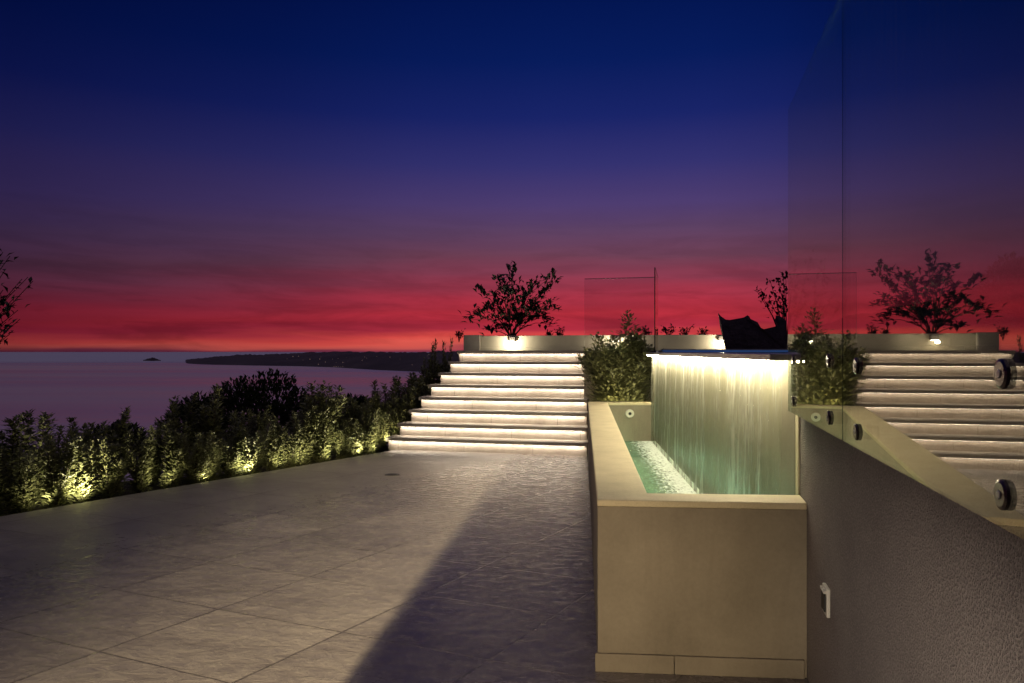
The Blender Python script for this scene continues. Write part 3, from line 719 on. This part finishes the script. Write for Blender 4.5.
# beside the stair
for k in range(11):
    v = .10 + k * .22; ul = u_at_px(left_px[min(7, int(v / TR))], v)
    placements.append((S(ul - rnd.uniform(.20, .34), v), .62 + k * .075 + rnd.uniform(-.05, .06), 'near'))
for k in range(9):
    v = .0 + k * .27; ul = u_at_px(left_px[min(7, int(v / TR))], v)
    placements.append((S(ul - rnd.uniform(.55, .85), v), .72 + k * .07 + rnd.uniform(-.08, .08), 'far'))
ORD = 'first second third fourth fifth sixth seventh eighth ninth tenth eleventh twelfth thirteenth fourteenth fifteenth sixteenth seventeenth eighteenth nineteenth twentieth'.split()
ORD += ['twenty-' + o for o in ORD[:9]]
WHERE = {'front': 'upright green shrub in the front row of the terrace hedge, %s from the stairs',
         'back': 'upright green shrub in the back row of the terrace hedge, %s from the stairs',
         'near': 'green shrub close against the left side of the stairs, %s from the bottom step',
         'far': 'green shrub in the outer row left of the stairs, %s from the bottom step'}
rank = {}
for row in WHERE:
    idx = [i for i, q in enumerate(placements) if q[2] == row]
    idx.sort(key=lambda i: -placements[i][0].y if row in ('front', 'back') else placements[i][0].y)
    for n_, i in enumerate(idx): rank[i] = WHERE[row] % ORD[n_]
for i, (p, s, row) in enumerate(placements):
    o = put(i % 6, Vector((p.x, p.y, -.09)), s, rnd.uniform(0, 6.28), rank[i])
# two tall slim shoots beside the top steps
# (they are ordinary hedge shrubs, a little taller)
for xp, yt, v, lb in ((431, 345, 2.0, 'slim tall shoot rising beside the upper steps, the left one of two'), (444.5, 343, 2.2, 'slim tall shoot beside the top step, the right one of two')):
    u = u_at_px(xp, v); p = S(u, v); top = H - (yt - HY) / F * p.y
    o = put(rnd.randrange(6), Vector((p.x, p.y, -.09)), (top + .09) / .92, rnd.uniform(0, 6), lb)
    o.scale = (.75, .75, (top + .09) / .92)

# big bush by the pool
t = shrub_proto('pool_bush', 'bushy green shrub between the staircase and the waterfall', 'bush', None, 77, 1.20, .46, 54, .075, 300, M['leaf'], .62, .36)
t.location = (1.43, 9.46, .62); t.scale = (1.28, .95, 1.0)
# shoots stand out above its crown
# dark round bushes behind the hedge
def round_bush(seed, rx, ry, rz_, n, leafL):
    rnd = random.Random(seed); fo = MB(); st = MB()
    tips = []
    for i in range(26):
        a = rnd.uniform(0, 6.283); e = rnd.uniform(.05, 1.0) * 1.45
        q = Vector((math.cos(a) * math.cos(e) * rx, math.sin(a) * math.cos(e) * ry, math.sin(e) * rz_)) * rnd.uniform(.75, 1.02); tips.append(q)
        st.tube([Vector((0, 0, -.2)), q * .45 + Vector((0, 0, -.05)), q], [.03, .018, .006], 5)
    lob = [(Vector((rnd.gauss(0, 1), rnd.gauss(0, 1), abs(rnd.gauss(.4, .7)))).normalized(), rnd.uniform(.82, 1.04)) for _ in range(38)]
    for i in range(n):
        dv = Vector((rnd.gauss(0, 1), rnd.gauss(0, 1), rnd.gauss(.35, .8))).normalized()
        if dv.z < -.25: dv.z = -dv.z
        k, rl = max(lob, key=lambda q: q[0].dot(dv)); kk = k.dot(dv)
        r = rl * (.80 + .20 * max(0, (kk - .75) / .25)) * rnd.uniform(.55, 1.0) ** .45
        q = Vector((dv.x * rx, dv.y * ry, dv.z * rz_)) * r
        dd = dv + Vector((rnd.uniform(-.8, .8), rnd.uniform(-.8, .8), rnd.uniform(-.2, .9)))
        ll = leafL * rnd.uniform(.7, 1.3); fo.leaf(q, dd, Z, ll, ll * .45)
    return fo, st
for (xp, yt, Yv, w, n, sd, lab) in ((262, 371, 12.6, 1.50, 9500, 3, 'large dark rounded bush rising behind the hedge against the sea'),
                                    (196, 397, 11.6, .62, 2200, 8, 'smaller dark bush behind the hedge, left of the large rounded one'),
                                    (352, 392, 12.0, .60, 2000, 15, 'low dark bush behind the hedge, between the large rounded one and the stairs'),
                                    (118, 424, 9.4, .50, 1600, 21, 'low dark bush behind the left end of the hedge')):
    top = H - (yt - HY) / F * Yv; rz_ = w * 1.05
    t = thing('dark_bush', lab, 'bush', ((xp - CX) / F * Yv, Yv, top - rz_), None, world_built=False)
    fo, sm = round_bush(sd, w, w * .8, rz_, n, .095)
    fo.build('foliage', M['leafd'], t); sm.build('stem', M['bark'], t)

# trees whose leaf clusters are known points in space
def cluster_tree(name, label, cat, base, targets, depth, seed, leafL, nleaf, spread, mat, trunk_r=.03, forks=3):
    rnd = random.Random(seed); t = thing(name, label, cat, tuple(base), None, world_built=False)
    fo, st = MB(), MB(); base = Vector(base)
    hubs = []
    pts3 = [px_at(x, y, base.y + rnd.uniform(-depth, depth)) - base for (x, y) in targets]
    zs = max(p.z for p in pts3)
    for k in range(forks):
        a = 6.283 * k / forks + rnd.uniform(-.4, .4)
        hubs.append(Vector((math.cos(a) * .10 * zs, math.sin(a) * .10 * zs, zs * rnd.uniform(.12, .24))))
        st.tube([Vector((0, 0, -.06)), hubs[-1] * .5 + Vector((0, 0, .02)), hubs[-1]], [trunk_r, trunk_r * .75, trunk_r * .55], 6)
    for p in pts3:
        h = min(hubs, key=lambda q: (q - p).length + rnd.uniform(0, .12))
        if p.z < h.z: h = h * .35
        mid = h.lerp(p, .5) + Vector((rnd.uniform(-.05, .05), rnd.uniform(-.05, .05), .04 + rnd.uniform(0, .05) * zs))
        c1 = h.lerp(mid, .5) + Vector((0, 0, .01))
        path = [h, c1, mid, p]
        st.tube(path, [trunk_r * .45, trunk_r * .33, trunk_r * .24, trunk_r * .10], 5)
        for i in range(nleaf):
            tt = rnd.random() ** .55
            q = (mid.lerp(p, tt * 1.0)) + Vector((rnd.gauss(0, 1), rnd.gauss(0, 1), rnd.gauss(0, .8))) * spread * (.5 + .5 * tt)
            dd = (p - h).normalized() * .6 + Vector((rnd.uniform(-1, 1), rnd.uniform(-1, 1), rnd.uniform(-.4, 1)))
            ll = leafL * rnd.uniform(.7, 1.25); fo.leaf(q, dd, Z, ll, ll * rnd.uniform(.42, .6))
    fo.build('crown', mat, t); st.build('trunk', M['bark'], t)
    return t
u = u_at_px(512, VP + .55); b0 = S(u, VP + .55, 1.56)
tg = [(480, 292), (467, 320), (473, 315), (478, 312), (497, 280), (511, 270), (512, 266), (500, 277), (537, 280), (553, 275), (557, 279), (548, 288), (533, 285), (553, 302), (557, 307), (545, 309), (549, 318), (555, 324), (525, 295), (520, 300), (510, 290), (505, 300), (495, 305), (488, 308), (492, 318), (500, 315), (507, 320), (513, 310), (520, 318), (528, 312), (535, 305), (540, 298), (487, 330), (500, 328), (510, 329), (522, 325), (532, 320), (495, 293), (517, 284), (504, 288), (526, 303), (516, 322), (542, 316)]
cluster_tree('small_tree', 'small bushy tree silhouetted above the parapet at the top of the stairs', 'tree', b0, tg, .45, 4, .125, 21, .05, M['leaft'], .022, 7)
bR = Vector((6.05, 15.2, .8))
tg = [(778, 277), (770, 280), (760, 292), (757, 291), (768, 297), (775, 295), (783, 290), (780, 300), (785, 304), (786, 280), (783, 274), (795, 262), (810, 258), (825, 262), (800, 275), (815, 280), (830, 278), (795, 292), (808, 296), (822, 300), (835, 292), (842, 300), (800, 308), (818, 312)]
cluster_tree('leaning_tree', 'small tree reaching into the red sky above the dark furniture cover', 'tree', bR, tg, .5, 9, .11, 15, .06, M['leaft'], .04, 3)
bL = Vector((-7.1, 7.6, -.6))
tg = [(3, 252), (10, 256), (0, 248), (28, 277), (22, 279), (33, 281), (5, 270), (3, 290), (8, 295), (12, 300), (18, 310), (20, 319), (12, 322), (5, 329), (10, 334), (3, 338), (15, 303), (-10, 260), (-20, 250), (-35, 262), (-12, 280), (-25, 290), (-45, 285), (-60, 300), (-15, 305), (-30, 320), (-50, 330), (-10, 330), (-75, 280), (-80, 320), (0, 315), (6, 322)]
cluster_tree('edge_tree', 'leafy tree reaching in at the left edge, dark against the sunset', 'tree', bL, tg, .35, 14, .085, 12, .04, M['leaft'], .035, 3)

# small plants along the parapet planter
def tuft(xp, yt, w, seed, label):
    v = VP + .4; u = u_at_px(xp, v); b = S(u, v, 1.56); top = H - (yt - HY) / F * b.y
    t = thing('planter_plant', label, 'plant', tuple(b), 'small plants along the parapet planter', world_built=False)
    rnd = random.Random(seed); fo, st = MB(), MB(); h = top - b.z; ww = w / F * b.y / 2
    for i in range(6):
        q = Vector((rnd.uniform(-ww, ww), rnd.uniform(-ww, ww), h * rnd.uniform(.6, 1)))
        st.tube([Vector((0, 0, -.03)), q * .5 + Vector((0, 0, .01)), q], [.006, .005, .003], 4)
        for k in range(14):
            p = q * rnd.uniform(.45, 1.0) + Vector((rnd.gauss(0, 1), rnd.gauss(0, 1), rnd.gauss(0, 1))) * .022
            ll = .06 * rnd.uniform(.7, 1.2); fo.leaf(p, Vector((rnd.uniform(-1, 1), rnd.uniform(-1, 1), rnd.uniform(0, 1))), Z, ll, ll * .5)
    fo.build('foliage', M['leaft'], t); st.build('stem', M['bark'], t)
tuft(560, 328, 9, 1, 'small dark plant on the parapet just right of the bushy tree')
tuft(547.5, 332, 7, 12, 'tiny dark plant under the right branches of the bushy tree')
tuft(647, 329, 6, 2, 'small plant on the parapet seen through the balustrade glass')
tuft(669, 326, 14, 3, 'small plant on the parapet just right of the balustrade edge')
tuft(685, 325, 12, 4, 'middle one of three small plants on the parapet above the waterfall')
tuft(702, 329, 11, 5, 'small plant on the parapet nearest the dark furniture cover')
tuft(459, 331, 6, 6, 'small plant beside the dark end pier of the parapet')

# trees on the right-hand slope
for (xp, yt, Yv, w, sd, lab) in ((1018, 254, 33, 1.7, 33, 'large dark tree on the slope behind the glass at the right edge'),):
    top = H - (yt - HY) / F * Yv
    t = thing('slope_tree', lab, 'tree', ((xp - CX) / F * Yv, Yv, top - w * 1.6), None, world_built=False)
    fo, sm = round_bush(sd, w, w, w * 1.6, 2600, .28)
    fo.build('crown', M['leafd'], t); sm.build('trunk', M['bark'], t)

# ------------------------------------------------------------------ the house behind the camera: its corner throws the shadow on the terrace
LH = Vector((-1.75, -7.2, 2.70))
def on_line(Yv): return -.19 + (Yv - 7.64) * (.505 / 4.69)
hw = thing('house_wall', 'beige house wall behind the viewer whose corner shades the terrace', 'house wall', (0, -2.5, 0))
mb = MB(); xe = on_line(-3.0); mb.box((xe, -3.2, -.1), (6, 0, 0), (0, .2, 0), (0, 0, 3.3)); mb.build('wall_body', M['render'], hw)
mb = MB(); mb.box((xe - 5.003, -3.2, 2.04), (5.0, 0, 0), (0, .2, 0), (0, 0, 1.26)); mb.build('light_cutoff_slab', M['render'], hw)  # unseen slab added to keep the house light off steps and parapet
LH.x = on_line(LH.y)
spot('house_light', LH, (1.25, 7.4, 0.1), 25000, (1, .80, .47), R(35), 1.0, .022)
# unseen low spots: added fill for the roughcast wall, then warm basin-front light
spot('wall_fill_spot', (-.50, -.30, .55), (-.50 + 1.31, -.30 + 1.36, .45), 185, (1, .85, .68), R(42), 1.0, .05)
spot('low_wall_light', (-.70, -.2, .34), (.14, 3.06, .24), 260, (1, .78, .50), R(44), 1.0, .06)
# garden uplights in the hedge
for (xp, yp, s, pw_) in ((72, 498, 0, 4.5), (226, 470, 0, 3.8), (40, 506, 0, .7), (150, 484, 0, .9), (186, 477, 0, .6), (276, 466, 0, 1.1), (300, 463, 0, 1.2), (335, 459, 0, 2.2), (366, 455, 0, 1.6), (386, 452, 0, 1.8)):
    Yv = 975 / (yp - HY); p = px_at(xp, yp, Yv)
    q = Vector((p.x, p.y, 0)); dd = (q - E0).dot(EN); q = q + EN * (.07 - dd)
    spot('garden_uplight', (q.x, q.y, .03), q + EN * .8 + Z * .9, pw_ * 8, (1, .90, .56), R(140), .7, .02)
for v, h_ in ((.35, .1), (.95, .3), (1.5, .5)):
    u = u_at_px(left_px[int(v / TR)], v) - .12; q = S(u, v - .1, h_)
    spot('garden_uplight', q, q - UU * .5 + Z * .8 + VV * .2, 9, (1, .87, .5), R(140), .7, .02)
point('bush_uplight', (1.62, 9.05, .67), 2.6, (1, .9, .6), .03)
point('bush_uplight', (1.25, 9.05, .67), 3.4, (1, .86, .45), .04)
# lamps under the water of the channel
for Yv in (3.7, 4.5, 5.3, 6.1, 6.9, 7.7, 8.4):
    p = IL.lerp(BL, (Yv - IL.y) / (BL.y - IL.y)) + Vector((.10, 0, 0))
    point('underwater_lamp', (p.x, p.y, .15), 4.6, (.80, 1, .68), .12)

# ------------------------------------------------------------------ sky
w = bpy.data.worlds.new('World'); scene.world = w; w.use_nodes = True
nt = w.node_tree; nt.nodes.clear()
out = N(nt, 'ShaderNodeOutputWorld'); bg = N(nt, 'ShaderNodeBackground'); L(nt, bg.outputs[0], out.inputs[0])
tc = N(nt, 'ShaderNodeTexCoord'); sep = N(nt, 'ShaderNodeSeparateXYZ'); L(nt, tc.outputs['Generated'], sep.inputs[0])
el = math_(nt, 'MULTIPLY', math_(nt, 'ARCSINE', sep.outputs[2]), 180 / math.pi)
az = math_(nt, 'MULTIPLY', math_(nt, 'ARCTAN2', sep.outputs[0], sep.outputs[1]), 180 / math.pi)
cv = N(nt, 'ShaderNodeCombineXYZ'); L(nt, math_(nt, 'MULTIPLY', az, .055), cv.inputs[0]); L(nt, math_(nt, 'MULTIPLY', el, .75), cv.inputs[1])
n1 = noise(nt, cv.outputs[0], 1.0, 2, .5)
cv2 = N(nt, 'ShaderNodeCombineXYZ'); L(nt, math_(nt, 'MULTIPLY', az, .04), cv2.inputs[0]); L(nt, math_(nt, 'MULTIPLY', el, 1.1), cv2.inputs[1]); cv2.inputs[2].default_value = 3.3
n2 = noise(nt, cv2.outputs[0], 1.0, 3, .5)
low = N(nt, 'ShaderNodeMapRange', interpolation_type='SMOOTHSTEP'); setin(low, From_Min=0, From_Max=14, To_Min=1, To_Max=0); L(nt, el, low.inputs['Value'])
jit = math_(nt, 'MULTIPLY', math_(nt, 'SUBTRACT', n1.outputs[0], .5), math_(nt, 'MULTIPLY', low.outputs[0], 2.4))
dz = math_(nt, 'SUBTRACT', az, 3)
da = math_(nt, 'MAXIMUM', math_(nt, 'MULTIPLY', math_(nt, 'SUBTRACT', dz, 12), 2.0), math_(nt, 'MULTIPLY', dz, -1.0))
sq = N(nt, 'ShaderNodeMapRange', interpolation_type='SMOOTHSTEP'); setin(sq, From_Min=6, From_Max=42, To_Min=1, To_Max=1.5); L(nt, da, sq.inputs['Value'])
e2 = math_(nt, 'ADD', math_(nt, 'ADD', el, math_(nt, 'MULTIPLY', math_(nt, 'MULTIPLY', el, math_(nt, 'SUBTRACT', sq.outputs[0], 1.0)), low.outputs[0])), jit)
def lin(c): return tuple(((x / 255 + .055) / 1.055) ** 2.4 if x > 10 else x / 255 / 12.92 for x in c)
stops = [(-1, (100, 42, 70)), (0, (120, 48, 72)), (.55, (226, 96, 82)), (1.1, (220, 76, 70)), (1.9, (172, 44, 64)), (2.8, (186, 48, 62)), (4.2, (168, 50, 68)), (5.8, (140, 58, 78)), (7.5, (112, 65, 86)), (9.5, (93, 65, 98)), (11.5, (78, 61, 112)), (14.5, (52, 50, 112)), (18, (25, 36, 104)), (22, (8, 28, 92)), (27, (2, 20, 78)), (38, (14, 20, 66)), (90, (20, 22, 62))]
c = ramp(nt, math_(nt, 'DIVIDE', math_(nt, 'ADD', e2, 1), 91), [((e + 1) / 91, lin(k)) for e, k in stops])
# brightest over the set sun, dimming to both sides
fall = ramp(nt, math_(nt, 'DIVIDE', da, 180), [(0, (1,) * 3), (.06, (.86, .88, .9)), (.12, (.60, .63, .68)), (.21, (.34, .36, .44)), (.40, (.20, .24, .36)), (1, (.15, .2, .34))])
mul = N(nt, 'ShaderNodeMix', data_type='RGBA', blend_type='MULTIPLY'); mul.inputs[0].default_value = 1; L(nt, c, mul.inputs[6]); L(nt, fall, mul.inputs[7])
band = N(nt, 'ShaderNodeMapRange'); setin(band, From_Min=.3, From_Max=.7, To_Min=.86, To_Max=1.12); L(nt, n2.outputs[0], band.inputs['Value'])
bm_ = N(nt, 'ShaderNodeMix', data_type='FLOAT'); L(nt, low.outputs[0], bm_.inputs[0]); bm_.inputs[2].default_value = 1; L(nt, band.outputs[0], bm_.inputs[3])
cv3 = N(nt, 'ShaderNodeCombineXYZ'); L(nt, math_(nt, 'ADD', math_(nt, 'MULTIPLY', az, .11), math_(nt, 'MULTIPLY', el, .10)), cv3.inputs[0]); L(nt, math_(nt, 'MULTIPLY', el, .62), cv3.inputs[1]); cv3.inputs[2].default_value = 8.1
n3 = noise(nt, cv3.outputs[0], 1.0, 6, .62, .5)
wis = N(nt, 'ShaderNodeMapRange', interpolation_type='SMOOTHSTEP'); setin(wis, From_Min=.40, From_Max=.66, To_Min=1.05, To_Max=.74); L(nt, n3.outputs[0], wis.inputs['Value'])
wm_ = N(nt, 'ShaderNodeMix', data_type='FLOAT'); L(nt, low.outputs[0], wm_.inputs[0]); wm_.inputs[2].default_value = 1; L(nt, wis.outputs[0], wm_.inputs[3])
v3 = N(nt, 'ShaderNodeVectorMath', operation='SCALE'); L(nt, mul.outputs[2], v3.inputs[0]); L(nt, math_(nt, 'MULTIPLY', bm_.outputs[0], wm_.outputs[0]), v3.inputs['Scale'])
# high sky brightened well above the frame, added as fill for the terrace
hi = N(nt, 'ShaderNodeMapRange', interpolation_type='SMOOTHSTEP'); setin(hi, From_Min=32, From_Max=75, To_Min=0, To_Max=1); L(nt, el, hi.inputs['Value'])
v4 = N(nt, 'ShaderNodeMix', data_type='RGBA'); L(nt, hi.outputs[0], v4.inputs[0]); L(nt, v3.outputs[0], v4.inputs[6]); v4.inputs[7].default_value = (.24, .20, .25, 1)
L(nt, v4.outputs[2], bg.inputs['Color']); bg.inputs['Strength'].default_value = 1.0

# ------------------------------------------------------------------ camera and render settings
cam = bpy.data.cameras.new('camera'); co_ = bpy.data.objects.new('camera', cam); col.objects.link(co_)
co_.location = (0, 0, H); co_.rotation_euler = (R(90), 0, 0)
cam.sensor_width = 36; cam.lens = F / 1024 * 36; cam.shift_y = (HY - 341.5) / 1024
cam.clip_start = .05; cam.clip_end = 300000
scene.camera = co_
scene.view_settings.view_transform = 'Standard'; scene.view_settings.look = 'None'
scene.view_settings.exposure = 0; scene.view_settings.gamma = 1
scene.render.engine = 'CYCLES'
cy = scene.cycles
cy.use_denoising = True; cy.max_bounces = 8; cy.transparent_max_bounces = 16; cy.sample_clamp_indirect = 4
cy.caustics_reflective = False; cy.caustics_refractive = False
